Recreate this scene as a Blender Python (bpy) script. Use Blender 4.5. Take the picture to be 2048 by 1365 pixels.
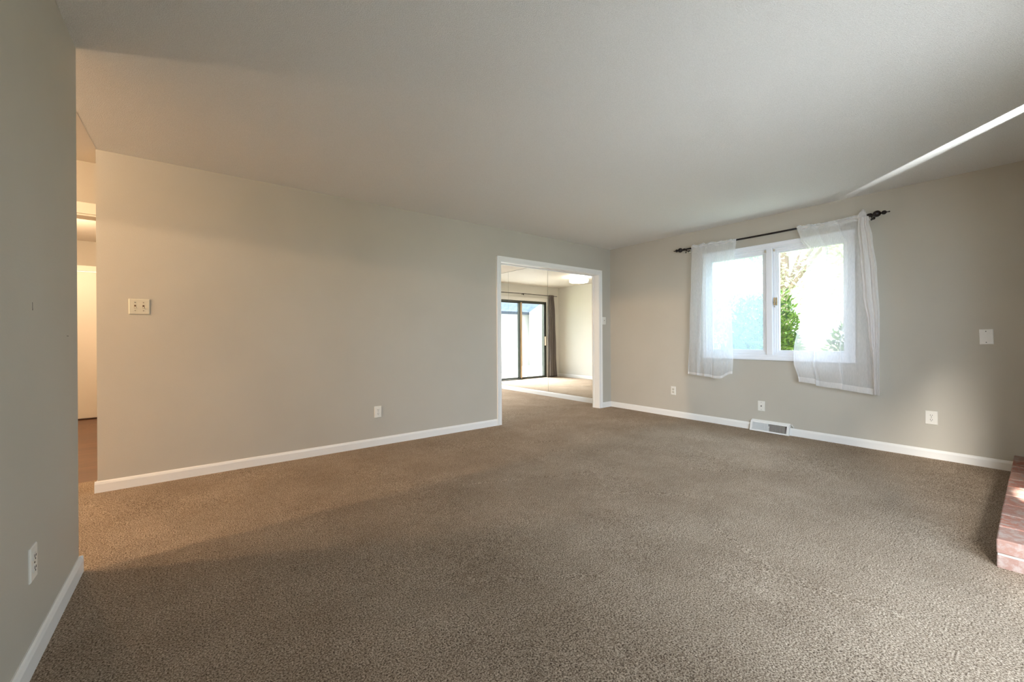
import bpy, bmesh, math, random
from mathutils import Vector, Matrix, noise
for o in list(bpy.data.objects): bpy.data.objects.remove(o)
S = bpy.context.scene; COL = S.collection
R = random.Random(7)
PI = math.pi

# ------------------------------------------------------------------ camera
cd = bpy.data.cameras.new('camera'); cam = bpy.data.objects.new('camera', cd); COL.objects.link(cam)
YAW, FPX, ROLL = .6571, 814.42, .006
cd.sensor_width = 36; cd.lens = FPX/2048*36; cd.shift_y = -7.47/2048; cd.clip_start = .02; cd.clip_end = 300
cam.matrix_world = (Matrix.Translation((0, 0, 1.0858)) @ Matrix.Rotation(-YAW, 4, 'Z')
                    @ Matrix.Rotation(PI/2, 4, 'X') @ Matrix.Rotation(-ROLL, 4, 'Z'))
S.camera = cam
# ------------------------------------------------------------------ world, sun, exposure
SKY = 3.5
w = bpy.data.worlds.new('world'); S.world = w; w.use_nodes = True
bg = w.node_tree.nodes['Background']; bg.inputs[0].default_value = (.72, .86, 1, 1); bg.inputs[1].default_value = SKY
sd = bpy.data.lights.new('sun', 'SUN'); sun = bpy.data.objects.new('sun', sd); COL.objects.link(sun)
sd.energy = 3.6; sd.angle = math.radians(8); sd.color = (1, .96, .9)
el = math.radians(25)
sun.rotation_euler = Vector((.945*math.cos(el), .327*math.cos(el), -math.sin(el))).to_track_quat('-Z', 'Y').to_euler()
vs = S.view_settings; vs.view_transform = 'Standard'; vs.look = 'None'; vs.gamma = 1; vs.exposure = .68; vs.use_curve_mapping = False

def light(kind, name, loc, energy, color=(1, 1, 1), **k):
    d = bpy.data.lights.new(name, kind); o = bpy.data.objects.new(name, d); COL.objects.link(o)
    o.location = loc; d.energy = energy; d.color = color
    to = k.pop('to', None)
    if to: o.rotation_euler = (Vector(to)-Vector(loc)).to_track_quat('-Z', 'Y').to_euler()
    portal = k.pop('portal', False)
    for a, v in k.items(): setattr(d, a, v)
    if portal: d.cycles.is_portal = True
    return o
WARM = (1, .73, .48)
# sky portals in the glazed openings
light('AREA', 'portal', (1.95, -.56, 1.03), 1, to=(1.95, 1, 1.03), shape='RECTANGLE', size=1.9, size_y=2.04, portal=True)
light('AREA', 'portal', (5.28, 1.85, 1.47), 1, to=(4, 1.85, 1.47), shape='RECTANGLE', size=1.3, size_y=1.2, portal=True)
light('AREA', 'portal', (3.65, 8.34, 1.02), 1, to=(3.65, 7, 1.02), shape='RECTANGLE', size=1.84, size_y=2.0, portal=True)
# added spot that draws the ceiling streak through the slot in the rear wall
streak_spot = light('SPOT', 'streak_spot', (.30, -3.48, 2.14), 19000, (.88, .95, 1), to=(3.49, -.34, 2.44), spot_size=math.radians(2.7), spot_blend=1, shadow_soft_size=.01)
# added area lamps outside the patio door, standing in for sky and paving bounce
light('AREA', 'garden_fill', (.2, -2.3, 1.9), 320, (.66, .82, 1), to=(4.6, 1.6, .9), shape='RECTANGLE', size=2.6, size_y=2.2)
light('AREA', 'paving_fill', (2.0, -1.6, -.05), 55, (.92, .95, 1), to=(3.2, 2.0, 2.4), shape='RECTANGLE', size=3.0, size_y=1.4)

light('AREA', 'lawn_fill', (5.75, 1.85, -.26), 26, (.8, .9, 1), to=(4.9, 1.85, 1.6), shape='RECTANGLE', size=2.2, size_y=.8)  # added lamp low outside the window, brightens ceiling and curtains
light('AREA', 'east_fill', (7.6, 1.4, 4.9), 130, (.66, .80, 1), to=(4.6, 1.8, 1.0), shape='RECTANGLE', size=2.6, size_y=1.6)  # added lamp above the window view, extra bluish daylight on the carpet
light('AREA', 'west_fill', (-2.6, -1.55, 1.8), 110, (.70, .84, 1), to=(5, .3, 1.1), shape='RECTANGLE', size=1.7, size_y=2.2)  # added lamp behind the camera, lifts the right end of the window wall
# added narrow spot that makes the sun patch on the hearth
light('SPOT', 'hearth_spot', (-1.92, -1.98, 2.92), 24000, (1, .97, .92), to=(3.79, -.025, .13), spot_size=math.radians(1.8), spot_blend=.25, shadow_soft_size=.02)
light('AREA', 'patio_fill', (3.4, 11.2, 4.6), 2100, (.93, .97, 1), to=(3.9, 6.2, 0), shape='RECTANGLE', size=4, size_y=3)  # added lamp above the slider view, brightens the dining room
# ------------------------------------------------------------------ dimensions
XB, YA, XC, H = 5.098, 4.09, -.4425, 2.44
YR = -.40          # rear wall (behind the camera)
XD, YD = 2.26, 8.15   # dining room left wall / garden wall

# ------------------------------------------------------------------ materials
def lin(c): return tuple(x/12.92 if x <= .04045 else ((x+.055)/1.055)**2.4 for x in [v/255 for v in c])+(1,)
class M:
    def __init__(s, name, col=(200, 200, 200), rough=.6, metal=0, spec=.5):
        s.m = bpy.data.materials.new(name); s.m.use_nodes = True
        s.t = s.m.node_tree; s.n = s.t.nodes; s.b = s.n['Principled BSDF']
        s.b.inputs['Base Color'].default_value = lin(col); s.b.inputs['Roughness'].default_value = rough
        s.b.inputs['Metallic'].default_value = metal; s.b.inputs['Specular IOR Level'].default_value = spec
    def add(s, kind, **k):
        nd = s.n.new('ShaderNode'+kind)
        for a, v in k.items():
            if a in nd.inputs: nd.inputs[a].default_value = v
            else: setattr(nd, a, v)
        return nd
    def l(s, a, b): s.t.links.new(a, b)
    def coord(s): return s.add('NewGeometry').outputs['Position'] if False else s.add('TexCoord').outputs['Object']
    def noise(s, scale, detail=2, rough=.5, vec=None):
        nd = s.add('TexNoise', Scale=scale, Detail=detail, Roughness=rough); s.l(vec or s.coord(), nd.inputs['Vector']); return nd.outputs['Fac']
    def ramp(s, fac, stops):
        r = s.add('ValToRGB'); e = r.color_ramp.elements
        while len(e) < len(stops): e.new(.5)
        for i, (p, c) in enumerate(stops): e[i].position = p; e[i].color = lin(c) if len(c) == 3 else c
        s.l(fac, r.inputs[0]); return r.outputs[0]
    def bump(s, h, strength=.3, dist=.002, normal=None):
        b = s.add('Bump', Strength=strength, Distance=dist); s.l(h, b.inputs['Height'])
        if normal: s.l(normal, b.inputs['Normal'])
        s.l(b.outputs[0], s.b.inputs['Normal']); return b.outputs[0]
    def mixc(s, f, a, b, mode='MIX'):
        m = s.add('Mix', data_type='RGBA', blend_type=mode)
        for i, v in ((0, f), (6, a), (7, b)):
            if isinstance(v, (int, float)): m.inputs[i].default_value = v
            elif isinstance(v, tuple): m.inputs[i].default_value = v
            else: s.l(v, m.inputs[i])
        return m.outputs[2]
    def base(s, c): s.l(c, s.b.inputs['Base Color'])

def m_wall(name, a, b):
    m = M(name, a, .55, spec=.3)
    m.base(m.ramp(m.noise(1.6, 3), [(.35, a), (.65, b)]))
    m.bump(m.noise(140, 3), .25, .0015); return m.m
WALL = m_wall('wall_paint', (183, 176, 162), (187, 180, 166))
WALLD = m_wall('dining_wall_paint', (218, 215, 206), (221, 218, 209))
def m_ceiling():
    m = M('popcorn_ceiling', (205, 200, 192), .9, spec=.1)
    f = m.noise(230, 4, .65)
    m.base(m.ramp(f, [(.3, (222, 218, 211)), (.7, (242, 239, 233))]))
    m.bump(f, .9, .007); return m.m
CEIL = m_ceiling()
CEILS = m_wall('smooth_ceiling', (214, 206, 194), (216, 208, 196))
def m_paint(name, c, rough=.35):
    m = M(name, c, rough, spec=.5); m.bump(m.noise(60, 2), .02, .0005); return m.m
TRIM = m_paint('white_trim', (232, 229, 223)); VINYL = m_paint('white_vinyl', (236, 238, 242), .3)
DOORP = m_paint('door_paint', (236, 228, 214), .4)
PLATE = m_paint('plate_plastic', (226, 221, 210), .3)
IVORY = m_paint('ivory_plastic', (205, 198, 178), .3)
DARK = M('dark_slot', (38, 32, 28), .6).m
SCREW = M('screw_metal', (150, 142, 128), .35, 1).m
BRASS = M('brass', (150, 128, 84), .35, 1).m
IRON = M('oil_rubbed_bronze', (30, 20, 17), .38, .3).m
ALU = M('dark_aluminium', (72, 74, 66), .45, .4).m
PINE = M('pine_stile', (206, 178, 140), .5).m
def m_carpet():
    m = M('cut_pile_carpet', (150, 130, 110), .95, spec=.1)
    c = m.coord()
    big = m.noise(2.2, 4, .6, c); med = m.noise(24, 3, .6, c)
    v = m.add('TexVoronoi', Scale=150.0); m.l(c, v.inputs['Vector'])
    f = m.noise(165, 4, .75, c)
    fine = m.ramp(f, [(.36, (62, 47, 36)), (.48, (170, 148, 126)), (.61, (236, 216, 192))])
    tone = m.ramp(big, [(.3, (228, 225, 222)), (.7, (255, 255, 255))])
    tone2 = m.ramp(med, [(.25, (238, 236, 234)), (.6, (255, 255, 255))])
    m.base(m.mixc(1.0, m.mixc(1.0, fine, tone, 'MULTIPLY'), tone2, 'MULTIPLY'))
    ms = m.add('Math', operation='MULTIPLY'); m.l(med, ms.inputs[0]); ms.inputs[1].default_value = .7
    ad = m.add('Math', operation='ADD'); m.l(f, ad.inputs[0]); m.l(ms.outputs[0], ad.inputs[1])
    m.bump(ad.outputs[0], .9, .012); return m.m
CARPET = m_carpet()
def m_wood():
    m = M('wood_plank_floor', (120, 78, 50), .35, spec=.5)
    br = m.add('TexBrick', Scale=1.0, offset=.37); m.l(m.coord(), br.inputs['Vector'])
    for k, v in (('Brick Width', 1.1), ('Row Height', .125), ('Mortar Size', .0015), ('Color1', lin((128, 84, 54))), ('Color2', lin((104, 66, 42))), ('Mortar', lin((60, 38, 25)))):
        br.inputs[k].default_value = v
    mp = m.add('Mapping'); m.l(m.coord(), mp.inputs[0]); mp.inputs['Scale'].default_value = (3, 40, 1)
    g = m.ramp(m.noise(2.5, 5, .6, mp.outputs[0]), [(.3, (190, 180, 170)), (.7, (255, 255, 255))])
    m.base(m.mixc(1.0, br.outputs['Color'], g, 'MULTIPLY')); return m.m
WOOD = m_wood()
def m_brick():
    m = M('old_red_brick', (140, 84, 68), .85, spec=.2)
    i = m.add('NewGeometry').outputs['Random Per Island']
    c = m.ramp(i, [(0, (150, 92, 74)), (.35, (168, 128, 112)), (.7, (142, 110, 98)), (1, (172, 98, 76))])
    n = m.noise(26, 5, .7)
    c2 = m.mixc(m.ramp(n, [(.45, (0, 0, 0)), (.62, (255, 255, 255))]), c, lin((158, 140, 130)))
    m.base(m.mixc(m.ramp(m.noise(9, 4, .7), [(.58, (0, 0, 0)), (.75, (140, 140, 140))]), c2, lin((70, 50, 45))))
    m.bump(n, .6, .004); return m.m
BRICK = m_brick()
MORTAR = M('mortar', (168, 162, 152), .9).m
def m_glass(name, haze=0, tint=(1, 1, 1, 1)):
    m = M(name); m.n.remove(m.b); out = m.n['Material Output']
    tr = m.add('BsdfTransparent'); tr.inputs[0].default_value = tint
    gl = m.add('BsdfGlossy'); gl.inputs['Roughness'].default_value = .02
    fr = m.add('Fresnel', IOR=1.45); ge = m.add('NewGeometry'); mr = m.add('MapRange'); mr.inputs['To Min'].default_value = 1.45; mr.inputs['To Max'].default_value = 1/1.45; m.l(ge.outputs['Backfacing'], mr.inputs['Value']); m.l(mr.outputs[0], fr.inputs[0]); mx = m.add('MixShader')
    m.l(fr.outputs[0], mx.inputs[0]); m.l(tr.outputs[0], mx.inputs[1]); m.l(gl.outputs[0], mx.inputs[2]); res = mx.outputs[0]
    if haze:
        tl = m.add('BsdfTranslucent'); tl.inputs[0].default_value = (.82, .92, 1, 1); mh = m.add('MixShader'); mh.inputs[0].default_value = haze
        m.l(res, mh.inputs[1]); m.l(tl.outputs[0], mh.inputs[2]); res = mh.outputs[0]
    m.l(res, out.inputs[0]); return m.m
GLASS = m_glass('clear_glass'); HAZY = m_glass('hazy_glass', .17, (.90, .97, .98, 1))
def m_mirror():
    m = M('mirror_glass', (245, 250, 240), .01, 1); m.b.inputs['Base Color'].default_value = (.95, .965, .945, 1); return m.m
MIRROR = m_mirror()
def m_sheer(name, alpha, col):
    m = M(name); m.n.remove(m.b); out = m.n['Material Output']
    mp = m.add('Mapping'); m.l(m.coord(), mp.inputs[0]); mp.inputs['Scale'].default_value = (1, 1, .12)
    weave = m.ramp(m.noise(220, 2, .6, mp.outputs[0]), [(.3, (alpha-.04,)*3+(1,)), (.7, (alpha+.04,)*3+(1,))])
    tr = m.add('BsdfTransparent'); df = m.add('BsdfDiffuse'); df.inputs[0].default_value = col
    tl = m.add('BsdfTranslucent'); tl.inputs[0].default_value = col
    a = m.add('MixShader'); a.inputs[0].default_value = .5; m.l(df.outputs[0], a.inputs[1]); m.l(tl.outputs[0], a.inputs[2])
    b = m.add('MixShader'); m.l(weave, b.inputs[0]); m.l(tr.outputs[0], b.inputs[1]); m.l(a.outputs[0], b.inputs[2])
    m.l(b.outputs[0], out.inputs[0]); return m.m
SHEER = m_sheer('sheer_voile', .47, (.90, .89, .90, 1)); SHEER2 = m_sheer('sheer_voile_gathered', .80, (.92, .89, .87, 1))
HEMM = m_sheer('sheer_hem', .70, (.93, .91, .89, 1))
DRAPE = M('grey_drape_fabric', (120, 112, 106), .9, spec=.1).m
def m_leaf(name, a, b, tl=.35):
    m = M(name, a, .5, spec=.4)
    i = m.add('NewGeometry').outputs['Random Per Island']
    c = m.ramp(i, [(0, a), (.6, b), (1, tuple(min(255, int(x*1.15+14)) for x in b))]); m.base(c)
    t = m.add('BsdfTranslucent'); m.l(c, t.inputs[0]); mx = m.add('MixShader'); mx.inputs[0].default_value = tl
    m.l(m.b.outputs[0], mx.inputs[1]); m.l(t.outputs[0], mx.inputs[2]); m.l(mx.outputs[0], m.n['Material Output'].inputs[0]); return m.m
LEAF1 = m_leaf('laurel_leaf', (56, 86, 52), (112, 142, 58)); LEAF2 = m_leaf('bluegreen_leaf', (76, 106, 90), (112, 138, 112))
LEAF3 = m_leaf('pale_tree_leaf', (160, 182, 138), (204, 216, 174), .5)
LEAF4 = m_leaf('dry_leaf', (150, 120, 84), (140, 158, 96))
BARK = M('bark', (132, 116, 104), .9).m
def m_ground(name, a, b, sc=6):
    m = M(name, a, .95, spec=.1); m.base(m.ramp(m.noise(sc, 5, .65), [(.35, a), (.65, b)])); return m.m
GRASS = m_ground('lawn', (130, 142, 90), (176, 180, 124)); CONC = m_ground('concrete', (186, 184, 178), (200, 198, 192), 3)
SIDING = m_ground('white_siding', (222, 221, 217), (228, 227, 223), 2)
def m_shingle():
    m = M('roof_shingle', (120, 132, 145), .9)
    br = m.add('TexBrick', Scale=1.0); m.l(m.coord(), br.inputs['Vector'])
    for k, v in (('Brick Width', .3), ('Row Height', .14), ('Mortar Size', .012), ('Color1', lin((112, 126, 138))), ('Color2', lin((98, 112, 124))), ('Mortar', lin((58, 68, 80)))):
        br.inputs[k].default_value = v
    m.base(br.outputs['Color']); return m.m
SHINGLE = m_shingle()
def m_emit(name, c, s):
    m = M(name, (255, 250, 240)); m.b.inputs['Emission Color'].default_value = c; m.b.inputs['Emission Strength'].default_value = s; return m.m

# ------------------------------------------------------------------ mesh helpers
def bx(bm, x0, x1, y0, y1, z0, z1, bev=0):
    r = bmesh.ops.create_cube(bm, size=1); vs_ = r['verts']
    bmesh.ops.scale(bm, vec=(x1-x0, y1-y0, z1-z0), verts=vs_)
    bmesh.ops.translate(bm, vec=((x0+x1)/2, (y0+y1)/2, (z0+z1)/2), verts=vs_)
    if bev:
        es = list({e for v in vs_ for e in v.link_edges})
        bmesh.ops.bevel(bm, geom=es, offset=bev, segments=2, profile=.5, affect='EDGES')
def box(*a, **k): bm = bmesh.new(); bx(bm, *a, **k); return bm
def boxes(l, bev=0):
    bm = bmesh.new()
    for b in l: bx(bm, *b, bev=bev)
    return bm
def prism(prof, axis, a0, a1, bm=None):
    """extrude a closed 2-D profile; axis 'x': profile is (y,z); 'y': (x,z); 'z': (x,y)"""
    bm = bm or bmesh.new()
    def P(p, t): return {'x': (t, p[0], p[1]), 'y': (p[0], t, p[1]), 'z': (p[0], p[1], t)}[axis]
    A = [bm.verts.new(P(p, a0)) for p in prof]; B = [bm.verts.new(P(p, a1)) for p in prof]; n = len(prof)
    for i in range(n): bm.faces.new((A[i], A[(i+1) % n], B[(i+1) % n], B[i]))
    bm.faces.new(A[::-1]); bm.faces.new(B); bmesh.ops.recalc_face_normals(bm, faces=bm.faces); return bm
def cyl(bm, p, q, r, seg=16, r2=None):
    p, q = Vector(p), Vector(q); d = q-p
    m = Matrix.Translation((p+q)/2) @ d.to_track_quat('Z', 'Y').to_matrix().to_4x4()
    bmesh.ops.create_cone(bm, cap_ends=True, segments=seg, radius1=r, radius2=r if r2 is None else r2, depth=d.length, matrix=m)
def lathe(bm, prof, origin, axis, seg=20):
    """prof: (distance along axis, radius)"""
    o = Vector(origin); q = Vector(axis).to_track_quat('Z', 'Y'); rings = []
    for t, r in prof:
        rings.append([bm.verts.new(o+q @ Vector((r*math.cos(2*PI*i/seg), r*math.sin(2*PI*i/seg), t))) for i in range(seg)])
    for a, b in zip(rings, rings[1:]):
        for i in range(seg): bm.faces.new((a[i], a[(i+1) % seg], b[(i+1) % seg], b[i]))
    bm.faces.new(rings[0][::-1]); bm.faces.new(rings[-1]); bmesh.ops.recalc_face_normals(bm, faces=bm.faces)
def obj(name, bm, mat, parent=None, smooth=False):
    me = bpy.data.meshes.new(name); bm.to_mesh(me); bm.free(); me.materials.append(mat)
    if smooth:
        for p in me.polygons: p.use_smooth = True
    o = bpy.data.objects.new(name, me); COL.objects.link(o)
    if parent: o.parent = parent
    return o
def smooth_by_angle(o, deg=40):
    me = o.data
    for p in me.polygons: p.use_smooth = True
    bm = bmesh.new(); bm.from_mesh(me)
    for e in bm.edges:
        if len(e.link_faces) != 2 or e.calc_face_angle(0) > math.radians(deg): e.smooth = False
    bm.to_mesh(me); bm.free(); return o
def tag(o, label, cat, group=None):
    o['label'] = label; o['category'] = cat
    if group: o['group'] = group
    return o
def thing(name, label, cat, loc=(0, 0, 0), rz=0, group=None):
    o = bpy.data.objects.new(name, None); COL.objects.link(o); o.location = loc; o.rotation_euler = (0, 0, rz); o.empty_display_size = .05
    return tag(o, label, cat, group)
def struct(name, bm, mat, parent=None):
    o = obj(name, bm, mat, parent)
    if not parent: o['kind'] = 'structure'
    return o
def lab(o, s): o['label'] = s; return o

# ------------------------------------------------------------------ shell: floor, walls, ceiling
RIDGES = [((3.05, 4.74), (4.05, 4.73), .005), ((4.05, 4.73), (4.9, 4.50), .006), ((3.1, 4.29), (4.05, 4.36), .005), ((4.05, 4.36), (4.95, 4.33), .004),
          ((3.4, 7.1), (3.65, 6.4), .008), ((3.65, 6.4), (3.3, 5.8), .010), ((2.7, 2.85), (3.3, 2.3), .004), ((2.3, 1.85), (2.75, 1.35), .004),
          ((2.08, .75), (2.14, .35), .004), ((2.35, 1.15), (2.08, .75), .003), ((-.35, 3.3), (-.62, 4.0), .004), ((2.55, 3.3), (3.2, 2.95), .003),
          ((1.55, 2.6), (2.5, 2.2), .003), ((3.2, 1.75), (3.75, 1.2), .004), ((.9, 1.6), (1.5, 1.2), .003)]
def carpet_h(x, y):
    h = .0025*noise.noise(Vector((x*1.3, y*1.3, 0)))
    for (a, b, k) in RIDGES:
        ax, ay = a; bx_, by_ = b; dx, dy = bx_-ax, by_-ay; L = dx*dx+dy*dy
        t = max(0, min(1, ((x-ax)*dx+(y-ay)*dy)/L)); px, py = ax+t*dx, ay+t*dy
        wob = .02*noise.noise(Vector((x*4, y*4, 3)))
        d = abs(math.hypot(x-px, y-py)+wob)
        if d < .1: h += k*math.exp(-(d/.022)**2)*(1+.8*noise.noise(Vector((x*6, y*6, 9))))
    return h
def carpet_mesh():
    bm = bmesh.new(); xs = [-.62+.02*i for i in range(287)]; xs[-1] = XB+.02
    ys = [YR-.1+.02*i for i in range(int((YD+.1-YR+.1)/.02)+1)]
    V = {}
    def inside(x, y):
        if y <= YA+.13: return x > XC-.08 or y > 2.6
        return x > XD-.05
    for i, x in enumerate(xs):
        for j, y in enumerate(ys):
            if inside(x, y): V[i, j] = bm.verts.new((x, y, carpet_h(x, y)))
    for i in range(len(xs)-1):
        for j in range(len(ys)-1):
            q = [(i, j), (i+1, j), (i+1, j+1), (i, j+1)]
            if all(k in V for k in q): bm.faces.new([V[k] for k in q])
    # hall strip of carpet as far as the wood floor
    bm.faces.new([bm.verts.new(p) for p in ((-6.6, 1.5, 0), (-.60, 1.5, 0), (-.60, 4.45, 0), (-6.6, 4.45, 0))])
    bm.faces.new([bm.verts.new(p) for p in ((-.62, 4.2, -.001), (-.44, 4.2, -.001), (-.44, 4.45, -.001), (-.62, 4.45, -.001))])
    return bm
fl = struct('floor', carpet_mesh(), CARPET)
for p in fl.data.polygons: p.use_smooth = True
struct('floor_hall', box(-6.6, -.45, 4.45, 8.1, -.02, -.004), WOOD)
struct('floor_slab', box(-6.7, 5.25, -.52, 8.3, -.12, -.021), CONC)

# main ceiling over living room + dining, separate hall ceiling (seam at the end of wall A)
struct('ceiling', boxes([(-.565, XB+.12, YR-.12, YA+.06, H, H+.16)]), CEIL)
struct('ceiling_dining', boxes([(-.449, XB+.12, YA+.06, YD+.15, H, H+.16)]), CEILS)
struct('ceiling_hall', boxes([(-6.7, -.565, 1.4, YA+.06, H-.0008, H+.16), (-6.7, -.449, YA+.06, 8.2, H-.0008, H+.16)]), CEILS)

struct('wall_left', boxes([(XC-.12, XC, YR-.12, 2.7285, -.05, H)]), WALL)
# wall A with the dining opening
OX0, OX1, OZ = 2.985, 4.815, 2.025
struct('wall_back', boxes([(-.569, OX0-.012, YA, YA+.125, -.05, H), (OX1+.012, XB, YA, YA+.125, -.05, H), (OX0-.012, OX1+.012, YA, YA+.125, OZ+.012, H)]), WALL)
# wall B with the window opening, continuing past the dining room
WY0, WY1, WZ0, WZ1 = 1.13, 2.59, .85, 2.085
struct('wall_right', boxes([(XB, XB+.15, YR-.12, WY0, -.05, H), (XB, XB+.15, WY1, YD+.15, -.05, H), (XB, XB+.15, WY0, WY1, -.05, WZ0), (XB, XB+.15, WY0, WY1, WZ1, H)]), WALL)
# rear wall behind the camera: patio door opening and a narrow slot added to let the ceiling streak in
struct('wall_rear', boxes([(-.56, 1.0, YR-.12, YR, -.05, H), (2.90, 3.02, YR-.12, YR, -.05, H), (1.0, 2.90, YR-.12, YR, 2.05, H),
                           (3.02, 3.78, YR-.12, YR, -.05, 2.28), (3.02, 3.28, YR-.12, YR, 2.28, H), (3.52, 3.78, YR-.12, YR, 2.28, H), (3.78, XB, YR-.12, YR, -.05, H)]), WALL)
struct('added_eave', box(-1, XB+.5, YR-.42, YR-.12, H+.03, H+.16), TRIM)  # unseen overhang added to keep the sun out of the slot
# dining walls
struct('wall_dining_left', boxes([(XD-.12, XD, YA+.125, YD+.15, -.05, H)]), WALLD)
SX0, SX1 = 2.73, 4.57
struct('wall_dining_back', boxes([(XD, SX0, YD, YD+.15, -.05, H), (SX1, XB, YD, YD+.15, -.05, H), (SX0, SX1, YD, YD+.15, 2.03, H)]), WALLD)
# hall walls
struct('wall_hall_back', boxes([(-6.5, -1.37, 4.42, 4.54, -.02, H), (-.60, -.449, 4.42, 4.54, -.02, H), (-1.37, -.60, 4.42, 4.54, 2.04, H), (-.569, -.449, YA+.125, 4.42, -.05, H)]), WALL)
struct('wall_hall_front', boxes([(-6.5, -3.0, 1.6, 1.72, -.05, H), (-3.0, XC-.12, 1.5, 1.72, -.05, H)]), WALL)
struct('wall_hall_end', boxes([(-6.62, -6.5, 1.5, 8.1, -.05, H)]), WALL)
struct('wall_hall_header', boxes([(-2.6, -2.48, 1.72, 4.42, 2.035, H)]), WALL)
struct('wall_far_room', boxes([(-6.5, -1.60, 7.98, 8.1, -.02, H), (-.78, -.33, 7.98, 8.1, -.02, H), (-1.60, -.78, 7.98, 8.1, 2.03, H), (-.45, -.33, 4.54, 7.98, -.02, H), (-3.2, -3.1, 4.54, 7.98, -.02, H)]), WALL)

# ------------------------------------------------------------------ baseboards
BH = .08
def base_prof(sign, c):   # in the (across, z) plane; the board stands out from c towards sign
    return [(c, 0), (c+sign*.014, 0), (c+sign*.014, BH-.02), (c+sign*.009, BH-.006), (c+sign*.004, BH), (c, BH)]
struct('baseboard_back', prism(base_prof(-1, YA), 'x', -.583, 2.922), TRIM)
bm = prism(base_prof(-1, YA), 'x', 4.883, XB); struct('baseboard_back_corner', bm, TRIM)
struct('baseboard_wall_end', prism(base_prof(-1, -.569), 'y', YA+.0005, 4.41), TRIM)
struct('baseboard_right', prism(base_prof(-1, XB), 'y', .02, 1.672), TRIM)
struct('baseboard_right_far', prism(base_prof(-1, XB), 'y', 2.045, YA), TRIM)
struct('baseboard_left', prism(base_prof(1, XC), 'y', YR, 2.7285), TRIM)
struct('baseboard_left_end', prism(base_prof(1, 2.7285), 'x', XC-.12, XC+.014), TRIM)
struct('baseboard_mirror', prism(base_prof(-1, XB), 'y', YA+.14, YD-.02), TRIM)
struct('baseboard_dining_left', prism(base_prof(1, XD), 'y', YA+.13, YD), TRIM)
struct('baseboard_dining_back', prism(base_prof(-1, YD), 'x', XD, SX0-.09), TRIM)

# ------------------------------------------------------------------ dining opening: casing + jamb
CW = .066
def cas_prof(u0, s, c, n):   # width direction s from u0, standing off plane c towards n
    return [(u0, c), (u0, c+n*.010), (u0+s*.012, c+n*.014), (u0+s*CW*.55, c+n*.011), (u0+s*CW*.8, c+n*.018), (u0+s*CW, c+n*.018), (u0+s*CW, c)]
bm = prism(cas_prof(OX0-.003, -1, YA, -1), 'z', 0, OZ+CW)
prism(cas_prof(OX1+.003, 1, YA, -1), 'z', 0, OZ+CW, bm)
prism([(q, z) for z, q in cas_prof(OZ+.003, 1, YA, -1)], 'x', OX0-.002-CW, OX1+.002+CW, bm)
struct('trim_1', bm, TRIM)
bm = boxes([(OX0-.012, OX0, YA-.003, YA+.128, 0, OZ), (OX1, OX1+.012, YA-.003, YA+.128, 0, OZ), (OX0-.012, OX1+.012, YA-.003, YA+.128, OZ, OZ+.012)])
bx(bm, OX1-.012, OX1, YA+.093, YA+.105, 0, OZ-.01); bx(bm, OX0, OX0+.012, YA+.093, YA+.105, 0, OZ-.01); bx(bm, OX0, OX1, YA+.093, YA+.105, OZ-.012, OZ)
struct('trim_2', bm, TRIM)
# hall doorway casing
struct('trim_3', boxes([(-1.46, -.575, 4.402, 4.42, 2.04, 2.125), (-1.46, -1.37, 4.402, 4.42, 0, 2.04), (-.60, -.575, 4.402, 4.42, 0, 2.04), (-1.37, -.60, 4.41, 4.55, 2.025, 2.04), (-1.385, -1.37, 4.41, 4.55, 0, 2.04)], .002), DOORP)
# white door in the room beyond
d = struct('door_1', boxes([(-1.60, -.78, 7.985, 8.02, .012, 2.02)], .002), DOORP)
hd = bmesh.new(); lathe(hd, [(0, .028), (.012, .028), (.014, .012), (.04, .012), (.045, .026), (.065, .03), (.08, .018)], (-.85, 7.985, .95), (0, -1, 0)); obj('door_knob', hd, BRASS, d, True)
struct('trim_4', boxes([(-1.68, -1.60, 7.962, 7.98, 0, 2.10), (-.78, -.70, 7.962, 7.98, 0, 2.10), (-1.60, -.78, 7.962, 7.98, 2.025, 2.10)], .002), DOORP)
struct('trim_5', boxes([(-1.60, -.78, 7.95, 8.03, -.004, .012)], .002), M('threshold_dark', (66, 42, 28), .5).m)

# ------------------------------------------------------------------ window in wall B
win = struct('window_1', boxes([]), VINYL)
X0 = XB
fr = bmesh.new()
T = .055
def frame(bm, y0, y1, z0, z1, w_, x0, x1, bev=.003):
    for b in ((x0, x1, y0, y0+w_, z0, z1), (x0, x1, y1-w_, y1, z0, z1), (x0, x1, y0+w_, y1-w_, z0, z0+w_), (x0, x1, y0+w_, y1-w_, z1-w_, z1)): bx(bm, *b, bev=bev)
cy0, cy1, cz0, cz1 = 1.10, 2.615, .815, 2.12
frame(fr, cy0, cy1, cz0, cz1, .045, X0-.014, X0+.002)
for (a0, a1) in ((cz0, cz0+.012),): bx(fr, X0-.026, X0, cy0-.01, cy1+.01, cz1-.006, cz1+.004, bev=.002)
obj('window_casing', fr, VINYL, win)
fr = bmesh.new(); frame(fr, WY0+.001, WY1-.001, WZ0+.001, WZ1-.001, .02, X0-.004, X0+.14)
obj('window_jamb', fr, VINYL, win)
fr = bmesh.new(); bx(fr, X0-.012, X0+.14, 1.826, 1.888, WZ0+.02, WZ1-.02, bev=.004); obj('mullion', fr, VINYL, win)
fr = bmesh.new(); bx(fr, X0-.024, X0+.02, cy0-.015, cy1+.015, cz0-.006, cz0+.02, bev=.005); obj('window_sill', fr, VINYL, win)
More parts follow.
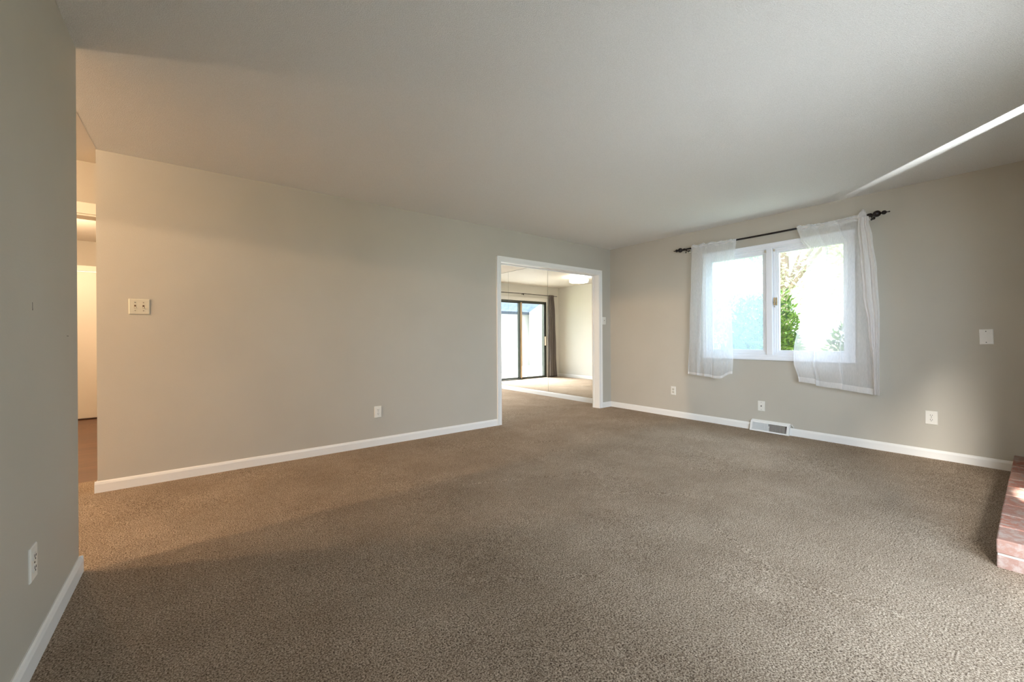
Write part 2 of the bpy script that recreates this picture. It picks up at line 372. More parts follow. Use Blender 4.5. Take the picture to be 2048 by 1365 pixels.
for k, (y0, y1, g) in enumerate(((1.888, 2.569, HAZY), (1.151, 1.826, GLASS))):
    fr = bmesh.new()
    frame(fr, y0, y1, WZ0+.021, WZ1-.021, .022, X0+.012, X0+.05); frame(fr, y0+.016, y1-.016, WZ0+.037, WZ1-.037, .020, X0+.022, X0+.062)
    frame(fr, y0+.030, y1-.030, WZ0+.051, WZ1-.051, .022, X0+.035, X0+.075)
    s_ = obj('sash', fr, VINYL, win)
    obj('pane', box(X0+.054, X0+.058, y0+.05, y1-.05, WZ0+.07, WZ1-.07), g, s_)
lk = bmesh.new(); bx(lk, X0+.004, X0+.014, 1.803, 1.819, 1.425, 1.512, bev=.002); bx(lk, X0-.014, X0+.006, 1.806, 1.815, 1.45, 1.465, bev=.001); bx(lk, X0+.008, X0+.016, 1.784, 1.797, 1.425, 1.512, bev=.002); cyl(lk, (X0+.006, 1.811, 1.418), (X0+.013, 1.811, 1.405), .004)
lab(obj('latch', lk, M('lock_metal', (168, 156, 128), .35, .8).m, win), 'small brass latch')
for y in (1.895, 1.806):
    hg = bmesh.new(); bx(hg, X0-.016, X0-.012, y-.012, y+.010, 2.046, 2.050, bev=.001); bx(hg, X0-.016, X0-.012, y-.012, y-.008, 2.020, 2.048, bev=.001); bx(hg, X0-.015, X0-.012, y-.008, y+.008, 2.026, 2.046, bev=.001)
    obj('hinge', hg, M('hinge_metal', (196, 188, 172), .4, .3).m, win)

# ------------------------------------------------------------------ curtain rod with finials
RX, RZ = 5.018, 2.214
rod = thing('curtain_rod', 'black curtain rod with ball finials above the window', 'curtain rod', (RX, 1.9, RZ))
def rel(bm, root): bmesh.ops.translate(bm, vec=-root.location, verts=bm.verts); return bm
def robj(name, bm, mat, root, smooth=False): return obj(name, rel(bm, root), mat, root, smooth)
p = bmesh.new(); cyl(p, (RX, .97, RZ+.004), (RX, 2.84, RZ), .0105, 20); robj('pole', p, IRON, rod, True)
def ball(t, r, n=9): return [(t-r*math.cos(PI*i/n), max(.004, r*math.sin(PI*i/n))) for i in range(n+1)]
def finial(y, s):
    b = bmesh.new()
    prof = [(0, .013), (.002, .015), (.028, .015), (.030, .008), (.036, .007)] + ball(.066, .030)[1:-1] + [(.097, .006)] + ball(.116, .019)[1:-1] + [(.136, .004), (.146, .004)] + ball(.152, .006, 6)[1:]
    lathe(b, prof, (RX, y, RZ+(.004 if s < 0 else 0)), (0, s, 0)); return robj('finial', b, IRON, rod, True)
finial(.990, -1); finial(2.812, 1)
for y in (.962, 2.80):
    b = bmesh.new(); cyl(b, (XB, y, RZ-.016), (RX, y, RZ-.016), .005); cyl(b, (XB-.004, y, RZ-.016), (XB, y, RZ-.016), .013)
    lathe(b, [(-.013, .011), (.013, .011)], (RX, y, RZ-.004), (0, 1, 0)); cyl(b, (RX, y, RZ-.014), (RX, y, RZ-.038), .0028); lathe(b, ball(0, .008, 6), (RX, y, RZ-.042), (0, 0, 1))
    robj('bracket', b, IRON, rod)
wr = thing('flat_curtain_rod', 'thin white curtain rod end just behind the black rod at its left finial', 'curtain rod', (XB-.05, 2.76, 2.19))
b = bmesh.new(); cyl(b, (XB-.040, 2.56, 2.180), (XB-.040, 2.775, 2.180), .004); robj('pole', b, TRIM, wr, True)
b = bmesh.new(); bx(b, XB-.045, XB, 2.772, 2.780, 2.174, 2.186, bev=.002); robj('bracket', b, TRIM, wr)

# ------------------------------------------------------------------ sheer curtains
def interp(pts, z):
    pts = sorted(pts)
    if z <= pts[0][0]: return pts[0][1]
    for (a, u), (b, v) in zip(pts, pts[1:]):
        if z <= b: t = (z-a)/(b-a); t = t*t*(3-2*t); return u+(v-u)*t
    return pts[-1][1]
def sheet(left, right, top, bot, folds, nz=70, ny=150, x0=5.0, t0=0., t1=1.):
    """hanging cloth: left/right edge (z,y) tables, top(s)/bot(s) heights, folds(s,t)->offset from the rod plane"""
    bm = bmesh.new(); g = []
    for j in range(nz+1):
        t = t0+(t1-t0)*j/nz; row = []
        for i in range(ny+1):
            s = i/ny; zt, zb = top(s), bot(s); z = zt+(zb-zt)*t
            yl, yr = interp(left, z), interp(right, z)
            y = yl+(yr-yl)*s; ox, oy = folds(s, t)
            row.append(bm.verts.new((x0+ox, y+oy, z)))
        g.append(row)
    for a, b in zip(g, g[1:]):
        for i in range(ny): bm.faces.new((a[i], a[i+1], b[i+1], b[i]))
    return bm
def pw(pts):
    return lambda s: interp(pts, s)
def foldfn(freqs, amp, seed, sl=0.):
    def f(s, t):
        a = amp*(.35+.65*t) if t > .04 else amp*.35
        v = 0
        for (fr_, w_, ph) in freqs:
            v += w_*math.sin(2*PI*fr_*(s+.03*math.sin(3*t+ph))+ph)
        n = noise.noise(Vector((s*9, t*2.2, seed)))
        n2 = noise.noise(Vector((s*34, t*1.6, seed+5)))
        return (-.012+a*(v+.8*n+.15*n2)-sl*t, .004*n2)
    return f
def curtain(name, label, left, right, top, bot, ff, hz=.055):
    root = thing(name, label, 'curtain', (RX, (left[0][1]+right[0][1])/2, .55))
    robj('cloth', sheet(left, right, top, bot, ff), SHEER, root, True)
    L = max(top(.5)-bot(.5), .1)
    # rod pocket (second layer over the rod) and bottom hem
    def pk(s, t):
        o = ff(s, t*.05); a = PI*t
        return (-.0025-.014*math.sin(a)+o[0]*.4+.006, o[1])
    robj('rod_pocket', sheet(left, right, lambda s: top(s)+.004+.006*noise.noise(Vector((s*30, 0, 2))), lambda s: top(s)-.05, pk, nz=8), HEMM, root, True)
    h = sheet(left, right, top, bot, lambda s, t: (ff(s, t)[0]-.003, ff(s, t)[1]), nz=6, t0=1-hz/L, t1=1.0)
    hm = robj('hem', h, HEMM, root, True)
    th = bmesh.new()
    for tt in (1-hz/L, 1-hz*.55/L, .998):   # stitched thread lines
        a = sheet(left, right, top, bot, lambda s, t: (ff(s, t)[0]-.0045, ff(s, t)[1]), nz=1, ny=150, t0=tt-.0012, t1=tt+.0012)
        me = bpy.data.meshes.new('t'); a.to_mesh(me); a.free(); th.from_mesh(me)
    robj('stitching', th, HEMM, hm)
    return root
c1l = [(.596, 2.765), (1.233, 2.745), (1.808, 2.724), (2.241, 2.712)]
c1r = [(.639, 2.214), (.85, 2.205), (1.041, 2.212), (1.502, 2.222), (1.889, 2.198), (2.212, 2.165)]
f1 = foldfn([(9, .45, .3), (4, .5, 1.2), (17, .08, 2.)], .016, 3)
def f1b(s, t):
    x, y = f1(s, t); g = 1.0 if s < .42 else .45
    x = -.012+(x+.012)*g
    x -= .050*max(0, t-.45)*math.exp(-((s-.72)/.2)**2)
    k = min(1, t*6+.25)*math.exp(-(s*1.6)**2)*min(1, s*9)
    return x+.010*k*math.cos(2*PI*3.2*s+.4), y+.036*k*math.sin(2*PI*3.2*s+1.3*t)
curtain('sheer_curtain', 'narrow sheer white curtain over the left side of the window', c1l, c1r,
        lambda s: 2.243+.010*math.sin(s*31)*(1 if s < .5 else .4)-.02*s, pw([(0, .600), (.35, .588), (.70, .573), (.72, .574), (1, .640)]), f1b, .03)
c2l = [(.600, 1.548), (.819, 1.592), (.925, 1.587), (1.298, 1.517), (1.612, 1.480), (1.961, 1.452), (2.088, 1.522), (2.231, 1.557)]
c2r = [(.533, .915), (.88, .918), (1.237, .925), (1.687, .94), (1.99, .965), (2.168, 1.0), (2.23, 1.03)]
f2 = foldfn([(7, .35, .9), (3, .5, .2), (19, .07, 1.)], .016, 11)
def f2b(s, t):
    x, y = f2(s, t); g = 1.0 if s < .35 else .55
    x = -.012+(x+.012)*g-.035*math.exp(-((s)/.18)**2)*math.sin(PI*min(1, t*1.05))
    k = min(1, t*6+.3)*math.exp(-(s*1.7)**2)*s*4
    return x+.012*k*math.cos(2*PI*3.1*s), y+.045*k*math.sin(2*PI*3.1*s+1.5*t)+.010*math.sin(2*PI*5*s+2*t)*(s > .35)*(s < .9)*min(1, abs(s-.35)*8)*min(1, abs(s-.9)*8)
c2 = curtain('sheer_curtain', 'wide sheer white curtain over the right side of the window, knotted at the rod', c2l, c2r,
             lambda s: 2.236+.010*math.sin(s*40)*math.exp(-s*4)-.016*math.sin(s*PI), pw([(0, .600), (.5, .560), (.88, .533), (1, .527)]), f2b, .055)
# the gathered tail slung over the rod, hanging down the outer edge
tl = [(.532, .945), (.787, .952), (1.16, .985), (1.468, 1.02), (1.854, 1.040), (2.10, 1.055), (2.188, 1.050), (2.30, 1.012)]
tr_ = [(.527, .905), (.88, .905), (1.237, .900), (1.687, .915), (1.99, .945), (2.168, .972), (2.31, .985)]
ft = foldfn([(2, .8, .4), (5, .5, 1.4)], .016, 21)
robj('gathered_tail', sheet(tl, tr_, lambda s: 2.20, lambda s: .535-.008*s, lambda s, t: (ft(s, t)[0]-.022-.012*math.sin(PI*s), ft(s, t)[1]), ny=60), SHEER2, c2, True)
kb = bmesh.new(); ring = []
for j in range(17):      # the loop over the rod
    a = PI*(j/16)*1.15-.15; row = []
    for i in range(15):
        s = i/14; pl = .006*math.sin(s*2*PI*3+j*.4)
        r = .052+pl; row.append(kb.verts.new((RX-.008-.036*math.cos(a)*(1+.1*pl), .985+.075*s+(.03-.05*s)*math.sin(a), RZ-.012+(.085+pl*1.5-.03*s)*math.sin(a))))
    ring.append(row)
for a, b in zip(ring, ring[1:]):
    for i in range(14): kb.faces.new((a[i], a[i+1], b[i+1], b[i]))
robj('knot', kb, SHEER2, c2, True)

# ------------------------------------------------------------------ wall plates (local frame: X right, -Y out of the wall, Z up)
def plate_root(name, label, cat, loc, rz, group=None): return thing(name, label, cat, loc, rz, group)
def plate_bm(w_, h_, dz=.006):
    b = bmesh.new(); bx(b, -w_/2, w_/2, -dz, 0, -h_/2, h_/2)
    top = [f for f in b.faces if f.normal.y < -.9]
    r = bmesh.ops.inset_region(b, faces=top, thickness=.005, depth=0)
    for f in b.faces:
        if f.normal.y < -.9 and f.calc_center_median().y < -dz+.0005 and abs(f.calc_center_median().x) < .001 and abs(f.calc_center_median().z) < .001:
            pass
    for v in b.verts:
        if v.co.y < -dz+1e-5 and (abs(abs(v.co.x)-w_/2) < 1e-5 or abs(abs(v.co.z)-h_/2) < 1e-5): v.co.y = -dz*.45
    return b
def screw_at(root, x, z, y=-.006):
    b = bmesh.new(); cyl(b, (x, y, z), (x, y-.0016, z), .0032, 12); s_ = obj('screw', b, SCREW, root)
    obj('screw_slot', box(x-.0026, x+.0026, y-.0019, y-.0012, z-.0005, z+.0005), DARK, s_)
def outlet(label, loc, rz, mat=PLATE, w_=.070, h_=.114, dark=False):
    root = plate_root('wall_outlet', label, 'outlet', loc, rz)
    obj('cover_plate', plate_bm(w_, h_), mat, root)
    for z in (.0195, -.0195):
        b = bmesh.new(); n = 20; prof = []
        for i in range(n):
            a = 2*PI*i/n; prof.append((.0172*math.cos(a), z+max(-.0125, min(.0125, .0172*math.sin(a)))))
        prism(prof, 'y', -.0082, -.005, b); rc = obj('receptacle', b, IVORY if dark else mat, root)
        s_ = boxes([(-.0078, -.0052, -.0090, -.0080, z-.001, z+.0085), (.0052, .0078, -.0090, -.0080, z-.0005, z+.0075)]); cyl(s_, (0, -.0080, z-.0068), (0, -.0090, z-.0068), .0028, 12)
        obj('socket_hole', s_, DARK, rc)
    screw_at(root, 0, 0); return root
A_, B_, C_ = 0, -PI/2, PI/2
outlet('white duplex outlet on the long left-hand wall, near the dining opening', (1.437, YA, .340), A_)
outlet('small ivory duplex outlet on the window wall, left of the curtains', (XB, 3.034, .350), B_, dark=True)
outlet('wide white duplex outlet low on the window wall, right of the curtains', (XB, .584, .357), B_, w_=.078, h_=.118)
outlet('white duplex outlet on the near left wall in the foreground', (XC, 2.058, .342), C_)
def switch_plate(name, label, loc, rz, w_, xs, mat=PLATE):
    root = plate_root(name, label, 'light switch', loc, rz)
    obj('cover_plate', plate_bm(w_, .114), mat, root)
    for x in xs:
        b = box(x-.0052, x+.0052, -.0068, -.0055, -.012, .012); sl = obj('toggle_slot', b, M('slot_brown', (104, 76, 52), .6).m, root)
        t = bmesh.new(); prism([(-.006, .0005), (-.014, -.010), (-.0105, -.0125), (-.006, -.008)], 'x', x-.0036, x+.0036, t); obj('toggle', t, mat, sl)
        screw_at(root, x, .030); screw_at(root, x, -.030)
    return root
switch_plate('light_switch', 'beige double light switch plate on the left end of the long wall', (-.343, YA, 1.330), A_, .116, (-.023, .023), IVORY)
switch_plate('light_switch', 'single light switch between the dining opening and the room corner', (4.943, YA, 1.331), A_, .072, (0,))
jp = plate_root('cable_plate', 'ivory cable jack plate on the window wall, just above the floor register', 'wall plate', (XB, 1.947, .283), B_)
obj('cover_plate', plate_bm(.072, .114), PLATE, jp); screw_at(jp, 0, .042); screw_at(jp, 0, -.042)
b = bmesh.new(); cyl(b, (0, -.006, 0), (0, -.014, 0), .0048, 12); cyl(b, (0, -.005, 0), (0, -.008, 0), .0075, 6); obj('cable_jack', b, DARK, jp)
bp = plate_root('blank_plate', 'square blank white cover plate high on the right end of the window wall', 'wall plate', (XB, .266, 1.066), B_)
bp.rotation_euler = (0, math.radians(-1.5), B_)
obj('cover_plate', plate_bm(.076, .124), TRIM, bp)
for z in (.045, -.045):
    b = bmesh.new(); cyl(b, (-.002, -.006, z), (-.002, -.0078, z), .0035, 12); lab(obj('screw', b, DARK, bp), 'dark screw head')
# small marks on the near wall
sc = bmesh.new(); bx(sc, XC, XC+.0006, 2.080, 2.0815, 1.187, 1.214); bx(sc, XC, XC+.0006, 2.0795, 2.083, 1.187, 1.192); bx(sc, XC, XC+.0006, 2.535, 2.563, 1.101, 1.1035)
wl = bpy.data.objects['wall_left']; obj('scuff_mark', sc, M('scuff', (84, 78, 66), .8).m, wl)

# ------------------------------------------------------------------ floor register
vent = thing('floor_register', 'white slanted floor register with fins at the foot of the window wall', 'air vent', (XB, 1.86, 0))
VY0, VY1 = 1.660, 2.048
xb_, xt_, zt_ = XB-.068, XB-.030, .113      # bottom and top of the slanted face
b = bmesh.new()
def slant(f): return xb_+(xt_-xb_)*f, .004+(zt_-.004)*f
def facebox(bm, y0, y1, f0, f1, d=.005, out=0.0):
    (xa, za), (xc, zc) = slant(f0), slant(f1); n = Vector((-(zt_-.004), 0, (xt_-xb_))).normalized()
    vs_ = []
    for (x, z) in ((xa, za), (xc, zc)):
        for k in (out, out-d):
            for y in (y0, y1): vs_.append(bm.verts.new((x+n.x*k, y, z+n.z*k)))
    a = vs_
    for q in ((0, 1, 3, 2), (4, 6, 7, 5), (0, 4, 5, 1), (2, 3, 7, 6), (0, 2, 6, 4), (1, 5, 7, 3)): bm.faces.new([a[i] for i in q])
facebox(b, VY0, VY1, 0, .13, out=.002); facebox(b, VY0, VY1, .84, 1, out=.002); facebox(b, VY0, VY0+.022, .13, .84, out=.002); facebox(b, VY1-.022, VY1, .13, .84, out=.002)
prism([(XB, 0), (xb_+.008, 0), (xt_+.008, zt_-.002), (XB, zt_-.002)], 'y', VY0, VY0+.004, b); prism([(XB, 0), (xb_+.008, 0), (xt_+.008, zt_-.002), (XB, zt_-.002)], 'y', VY1-.004, VY1, b)
bx(b, xt_, XB, VY0, VY1, zt_-.004, zt_+.001, bev=.001); bx(b, XB-.012, XB, VY0-.002, VY1-.002, zt_, zt_+.012, bev=.003)
bmesh.ops.recalc_face_normals(b, faces=b.faces); robj('register_frame', b, TRIM, vent)
b = bmesh.new(); prism([(XB-.004, .004), (xb_+.03, .004), (xt_+.02, zt_-.01), (XB-.004, zt_-.01)], 'y', VY0+.006, VY1-.006, b); robj('duct', b, M('duct_dark', (70, 60, 50), .8).m, vent)
ym = (VY0+VY1)/2+.0
b = bmesh.new()
for k, (ya, yb, tilt) in enumerate(((ym+.004, VY1-.023, -.004), (VY0+.023, ym-.004, .007))):
    n = 20
    for i in range(n):
        y = ya+(yb-ya)*(i+.5)/n
        (xa, za), (xc, zc) = slant(.10), slant(.86)
        d = .012; lean = .010
        v = [b.verts.new(p) for p in ((xa, y, za), (xc, y+lean, zc), (xc+d, y+lean+tilt, zc-.002), (xa+d, y+tilt, za-.002))]
        b.faces.new(v); v2 = [b.verts.new((q.co.x, q.co.y+.0016, q.co.z)) for q in v]; b.faces.new(v2[::-1])
        for q in range(4): b.faces.new((v[q], v2[q], v2[(q+1) % 4], v[(q+1) % 4]))
robj('fins', b, TRIM, vent)
b = bmesh.new(); facebox(b, ym-.003, ym+.003, .08, .62, out=.006, d=.01); bmesh.ops.recalc_face_normals(b, faces=b.faces); robj('damper_lever', b, TRIM, vent)
nb = thing('loose_cable', 'short white cable stub on the wall beside the floor register', 'cable', (XB-.01, 1.645, .09))
cb = bmesh.new(); pts = [(XB-.004, 1.652, .112), (XB-.016, 1.642, .118), (XB-.024, 1.632, .108), (XB-.018, 1.626, .094), (XB-.006, 1.628, .084)]
for p, q in zip(pts, pts[1:]): cyl(cb, p, q, .0035, 10)
robj('cord', cb, TRIM, nb, True)

# ------------------------------------------------------------------ brick hearth
hearth = thing('brick_hearth', 'low red brick hearth at the right edge of the room', 'hearth', (4.0, -.13, 0))
HX0, HX1, HY0, HY1 = 2.950, XB-.002, YR+.002, .128
b = bmesh.new(); bl = .205; gp = .010; rr = random.Random(3)
def brick(x0, x1, y0, y1, z0, z1):
    j = lambda: rr.uniform(-.0018, .0018)
    bx(b, x0+j(), x1+j(), y0+j(), y1+j(), z0, z1+j()*.8, bev=.005)
# top course: bricks laid across
x = HX0; i = 0
while x < HX1-.05:
    x1 = min(x+bl, HX1); yy = HY1; k = 0
    while yy > HY0+.03:
        y0 = max(yy-.095, HY0); brick(x, x1, y0, yy, .066, .131); yy = y0-gp; k += 1
    x = x1+gp; i += 1
# bottom course, stretcher bond around the edge
x = HX0; first = True
while x < HX1-.03:
    x1 = min(x+(bl*.5 if first else bl), HX1); brick(x, x1, HY1-.095, HY1, -.004, .056); x = x1+gp; first = False
yy = HY1-.095-gp
while yy > HY0+.03:
    y0 = max(yy-bl, HY0); brick(HX0, HX0+.095, y0, yy, -.004, .056); yy = y0-gp
robj('bricks', b, BRICK, hearth)
robj('mortar_bed', box(HX0+.004, HX1, HY0, HY1-.004, 0, .1265), MORTAR, hearth)

# ------------------------------------------------------------------ mirror panels on the dining wall
ms = [(YA+.14, 5.5155, 'broad right-hand mirror panel seen through the dining opening'), (5.5205, 6.7145, 'middle mirror panel between the two thin seams beyond the opening'), (6.7175, 7.92, 'leftmost mirror panel, a thin strip beside the left casing of the opening')]
for y0, y1, s_ in ms:
    t = thing('mirror_panel', s_, 'mirror', (XB, (y0+y1)/2, BH+.002), group='mirror panels on the dining room wall')
    robj('mirror_glass', box(XB-.006, XB-.0005, y0, y1, BH+.002, H-.004), MIRROR, t)
b = boxes([(XB-.0045, XB-.0005, 5.5155, 5.5205, BH, H-.004), (XB-.0045, XB-.0005, 6.7145, 6.7175, BH, H-.004), (XB-.003, XB, YA+.13, YD, H-.003, H)])
struct('trim_6', b, M('mirror_edge', (92, 98, 84), .4).m)

# ------------------------------------------------------------------ dining room: ceiling light, sliding door, rod, drape
cl = thing('ceiling_light', 'lit white drum ceiling light reflected in the dining room mirror', 'ceiling light', (3.38, 6.34, H))
b = bmesh.new(); lathe(b, [(-.050, .105), (-.030, .12), (0, .12)], (3.38, 6.34, H), (0, 0, 1), 32); robj('canopy', b, TRIM, cl, True)
b = bmesh.new(); lathe(b, [(-.125, .19), (-.120, .205), (-.066, .21), (-.060, .20)], (3.38, 6.34, H), (0, 0, 1), 40); robj('lamp_shade', b, m_emit('lit_opal_glass', (1, .92, .82, 1), 15.0), cl, True)
sl = struct('door_2', bmesh.new(), ALU)
b = bmesh.new()
def framey(bm, x0, x1, z0, z1, w_, y0, y1, bev=.002):
    for q in ((x0, x0+w_, y0, y1, z0, z1), (x1-w_, x1, y0, y1, z0, z1), (x0+w_, x1-w_, y0, y1, z0, z0+w_), (x0+w_, x1-w_, y0, y1, z1-w_, z1)): bx(bm, *q, bev=bev)
framey(b, SX0+.001, SX1-.001, -.01, 2.028, .032, YD-.012, YD+.14); obj('door_frame', b, ALU, sl)
b = bmesh.new(); framey(b, SX0+.033, 3.655, .022, 1.995, .032, YD+.005, YD+.035); p1 = obj('sliding_panel', b, ALU, sl)
obj('pane', box(SX0+.06, 3.63, YD+.018, YD+.022, .05, 1.97), GLASS, p1)
obj('inner_stile', box(3.655, 3.70, YD+.0, YD+.035, .03, 1.99), PINE, p1); obj('handle', box(SX0+.036, SX0+.056, YD-.04, YD+.004, .86, 1.10, bev=.004), PINE, p1)
bpy.data.objects['inner_stile'].location = (-.09, 0, 0)
b = bmesh.new(); framey(b, 3.625, SX1-.033, .022, 1.995, .032, YD+.045, YD+.075); p2 = obj('sliding_panel', b, ALU, sl)
obj('pane', box(3.65, SX1-.06, YD+.058, YD+.062, .05, 1.97), GLASS, p2)
struct('trim_7', boxes([(SX0-.085, SX0, YD-.016, YD, 0, 2.12), (SX1, SX1+.085, YD-.016, YD, 0, 2.12), (SX0, SX1, YD-.016, YD, 2.03, 2.12)], .002), TRIM)
r2 = thing('curtain_rod', 'thin dark curtain rod above the sliding door in the mirror', 'curtain rod', (3.6, YD-.08, 2.19))
b = bmesh.new(); cyl(b, (2.40, YD-.08, 2.192), (3.62, YD-.08, 2.205), .008); cyl(b, (3.62, YD-.08, 2.205), (4.95, YD-.08, 2.195), .008); robj('pole', b, IRON, r2, True)
b = bmesh.new(); cyl(b, (3.58, YD, 2.192), (3.58, YD-.08, 2.192), .006); cyl(b, (3.58, YD-.08, 2.2), (3.58, YD-.08, 2.165), .012); robj('bracket', b, IRON, r2)
dr = thing('grey_drape', 'dark grey drape gathered beside the sliding door in the mirror', 'curtain', (2.53, YD-.08, .01))
b = bmesh.new(); g = []; nf, nz = 90, 40
for j in range(nz+1):
    t = j/nz; z = 2.215*(1-t)+.012*t; row = []
    hw = (.085+.075*t)+.012*math.sin(t*5)
    for i in range(nf+1):
        s = i/nf; a = s*2*PI*4.5
        row.append(b.verts.new((2.60-.035*t+(s-.5)*2*hw, YD-.08+.040*math.sin(a+.5*math.sin(4*t))*min(1, .45+t*3)+.008*noise.noise(Vector((s*8, t*4, 1))), z)))
    g.append(row)
for a, c in zip(g, g[1:]):
    for i in range(nf): b.faces.new((a[i], a[i+1], c[i+1], c[i]))
o = robj('cloth', b, DRAPE, dr, True); so = o.modifiers.new('solid', 'SOLIDIFY'); so.thickness = .002

# ------------------------------------------------------------------ rear patio door (behind the camera)
d3 = struct('door_3', bmesh.new(), VINYL)
b = bmesh.new(); framey(b, 1.001, 2.899, -.01, 2.049, .03, YR-.11, YR+.006); obj('door_frame', b, VINYL, d3)
for x0, x1, y in ((1.031, 1.97, YR-.07), (1.93, 2.869, YR-.035)):
    b = bmesh.new(); framey(b, x0, x1, .022, 2.018, .04, y, y+.03); q = obj('sliding_panel', b, VINYL, d3); obj('pane', box(x0+.035, x1-.035, y+.013, y+.017, .06, 1.98), GLASS, q)

# ------------------------------------------------------------------ hall lamps
def hall_lamp(label, x, y, e, r=.10, z=2.30):
    t = thing('ceiling_light', label, 'ceiling light', (x, y, H)); b = bmesh.new(); lathe(b, [(-.03, .07), (0, .08)], (x, y, H), (0, 0, 1), 24); robj('canopy', b, TRIM, t, True)
    light('POINT', 'bulb', (x, y, z), e, WARM, shadow_soft_size=r)
light('SPOT', 'hall_spotlight', (-6.2, 2.62, 2.215), 500, WARM, to=(5.1, 3.3, .9), spot_size=math.radians(40), spot_blend=.3, shadow_soft_size=.08)
hall_lamp('round hall ceiling light around the corner of the near wall', -1.75, 3.35, 60, .07)
hall_lamp('round ceiling light in the room beyond the hall doorway', -1.5, 6.3, 55, .10, 2.05)
hall_lamp('round ceiling light at the far end of the hall', -6.0, 2.62, 160, .05, 2.215)

# ------------------------------------------------------------------ outside
struct('ground', boxes([(-60, 80, -60, 80, -.42, -.30)]), GRASS)
struct('patio', boxes([(-8, XB+.1, 8.32, 13.2, -.30, -.10), (-4, 6, -7, -.52, -.30, -.10)]), CONC)
# neighbouring wing across the patio
nh = thing('neighbouring_house', 'white house with a shingle roof across the patio, seen in the mirror', 'house', (0, 13.6, -.1))
robj('wall', box(-7, XB, 13.5, 13.7, -.3, 2.12), SIDING, nh)
rf = bmesh.new(); prism([(0, 0), (0, .12), (6.0, .12), (6.0, 0)], 'x', -7.3, XB+.2, rf)
o = obj('roof', rf, SHINGLE, nh); o.location = (0, -.55, 2.12); o.rotation_euler = (math.radians(24), 0, 0)
gw = thing('garden_shed', 'white gabled outbuilding beside the patio, seen in the mirror', 'outbuilding', (-3.3, 13.1, -.1))
b = bmesh.new(); prism([(-.76, -.2), (-.76, 2.12), (-3.3, 3.65), (-5.9, 2.1), (-5.9, -.2)], 'y', 12.9, 12.99, b); robj('wall', b, SIDING, gw)
robj('door_lintel', box(-1.60, -1.02, 12.86, 12.9, 1.75, 1.82), PINE, gw); robj('door', box(-1.60, -1.04, 12.88, 12.905, -.09, 1.75), SIDING, gw)
ps = thing('porch_post', 'white porch post outside the sliding door, seen in the mirror', 'post', (3.95, 9.6, -.1)); robj('post', box(3.90, 4.0, 9.55, 9.65, -.1, 3.0, bev=.006), SIDING, ps)
robj('cap', box(3.88, 4.02, 9.53, 9.67, 3.0, 3.05, bev=.004), SIDING, ps)

def leaves(bm, c, rad, n, size, rr, up=.3, squash=1.):
    cx, cy, cz = c; rx, ry, rz = rad
    for _ in range(n):
        while True:
            v = Vector((rr.uniform(-1, 1), rr.uniform(-1, 1), rr.uniform(-1, 1)))
            if v.length <= 1 and v.length > .35: break
        f = 1+.22*noise.noise(v*2.3+Vector((cx, cy, 0)))
        p = Vector((cx+v.x*rx*f, cy+v.y*ry*f, cz+v.z*rz*f))
        if p.z < -.28: continue
        d = (v.normalized()*.6+Vector((rr.uniform(-1, 1), rr.uniform(-1, 1), rr.uniform(-.8, .8)+up))).normalized()
        side = d.cross(Vector((rr.uniform(-1, 1), rr.uniform(-1, 1), rr.uniform(-1, 1)))).normalized()
        L = size*rr.uniform(.6, 1.25); W = L*.36*squash; up_ = d.cross(side)
        P0 = bm.verts.new(p); P1 = bm.verts.new(p+d*L*.45+side*W*.5+up_*.03*L); P2 = bm.verts.new(p+d*L-up_*.1*L); P3 = bm.verts.new(p+d*L*.45-side*W*.5+up_*.03*L); PM = bm.verts.new(p+d*L*.5-up_*.05*L)
        bm.faces.new((P0, P1, PM)); bm.faces.new((P1, P2, PM)); bm.faces.new((P2, P3, PM)); bm.faces.new((P3, P0, PM))
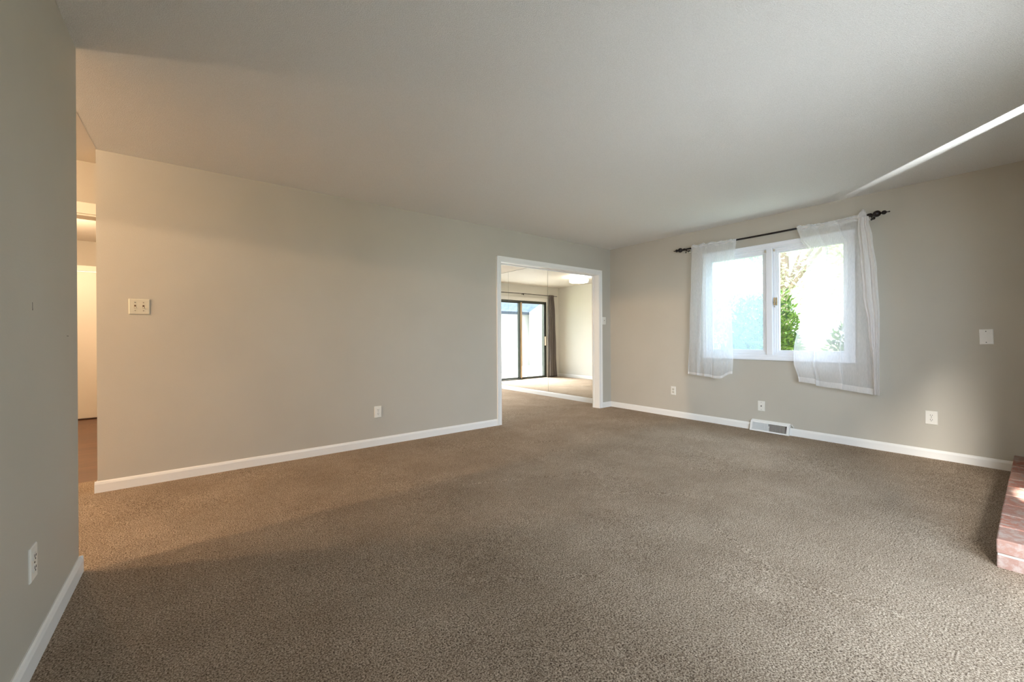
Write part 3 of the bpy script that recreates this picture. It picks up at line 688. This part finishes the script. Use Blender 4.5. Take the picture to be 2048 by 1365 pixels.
def plant(name, label, cat, c, rad, n, size, mat, seed, trunk=None, extra=(), group=None, squash=1.):
    rr = random.Random(seed); t = thing(name, label, cat, (c[0], c[1], -.30), group=group)
    b = bmesh.new(); leaves(b, c, rad, n, size, rr, squash=squash)
    for (c2_, r2_, n2_) in extra: leaves(b, c2_, r2_, n2_, size, rr, squash=squash)
    robj('foliage', b, mat, t)
    b = bmesh.new(); r0 = trunk or .02
    if trunk:
        top = c[2]; cyl(b, (c[0], c[1], -.32), (c[0]+.1, c[1], top), r0, 12, r0*.5)
        for k in range(7):
            a = k*2.4; z = top*.55+.4*k*top*.05; cyl(b, (c[0]+.05, c[1], z), (c[0]+rad[0]*.7*math.cos(a), c[1]+rad[1]*.7*math.sin(a), z+rad[2]*.7), r0*.35, 8, r0*.1)
    else:
        for k in range(14):
            a = rr.uniform(0, 2*PI); q = rr.uniform(.3, .95)
            cyl(b, (c[0]+.08*math.cos(a), c[1]+.08*math.sin(a), -.32), (c[0]+rad[0]*q*math.cos(a), c[1]+rad[1]*q*math.sin(a), c[2]+rad[2]*rr.uniform(.1, .85)), .010, 6, .003)
    robj('trunk' if trunk else 'branches', b, BARK, t)
    return t
plant('laurel_bush', 'bright green leafy bush close outside the right window pane', 'bush', (6.65, 2.50, .75), (.58, .48, .98), 7500, .088, LEAF1, 1)
plant('laurel_bush', 'leafy bush behind the wide right curtain', 'bush', (6.75, 1.40, .55), (.5, .34, .82), 4000, .088, LEAF1, 2)
plant('garden_shrub', 'blue-green shrub outside the hazy left window pane', 'bush', (8.1, 3.75, .85), (.80, .75, 1.12), 9000, .07, LEAF2, 3)
plant('garden_shrub', 'blue-green shrub behind the narrow left curtain', 'bush', (8.6, 5.75, .80), (.85, .85, 1.0), 6500, .075, LEAF2, 4)
plant('tree', 'pale leafy tree behind the bushes, seen through the right pane', 'tree', (16, 5.4, 4.2), (2.6, 2.2, 3.0), 7500, .17, LEAF3, 5, trunk=.26)
plant('tree', 'pale tree farther left behind the shrubs, through the left pane', 'tree', (21.5, 11.0, 4.6), (3.6, 3.3, 3.4), 8000, .20, LEAF3, 6, trunk=.26)
plant('tree', 'pale tree behind the wide right curtain', 'tree', (22.5, 3.9, 4.0), (3.0, 2.4, 3.2), 6000, .19, LEAF3, 7, trunk=.24)
plant('dry_plant', 'small dry flowering plant on the patio, seen in the mirror', 'plant', (2.75, 10.2, -.02), (.45, .35, .14), 420, .06, LEAF4, 8)
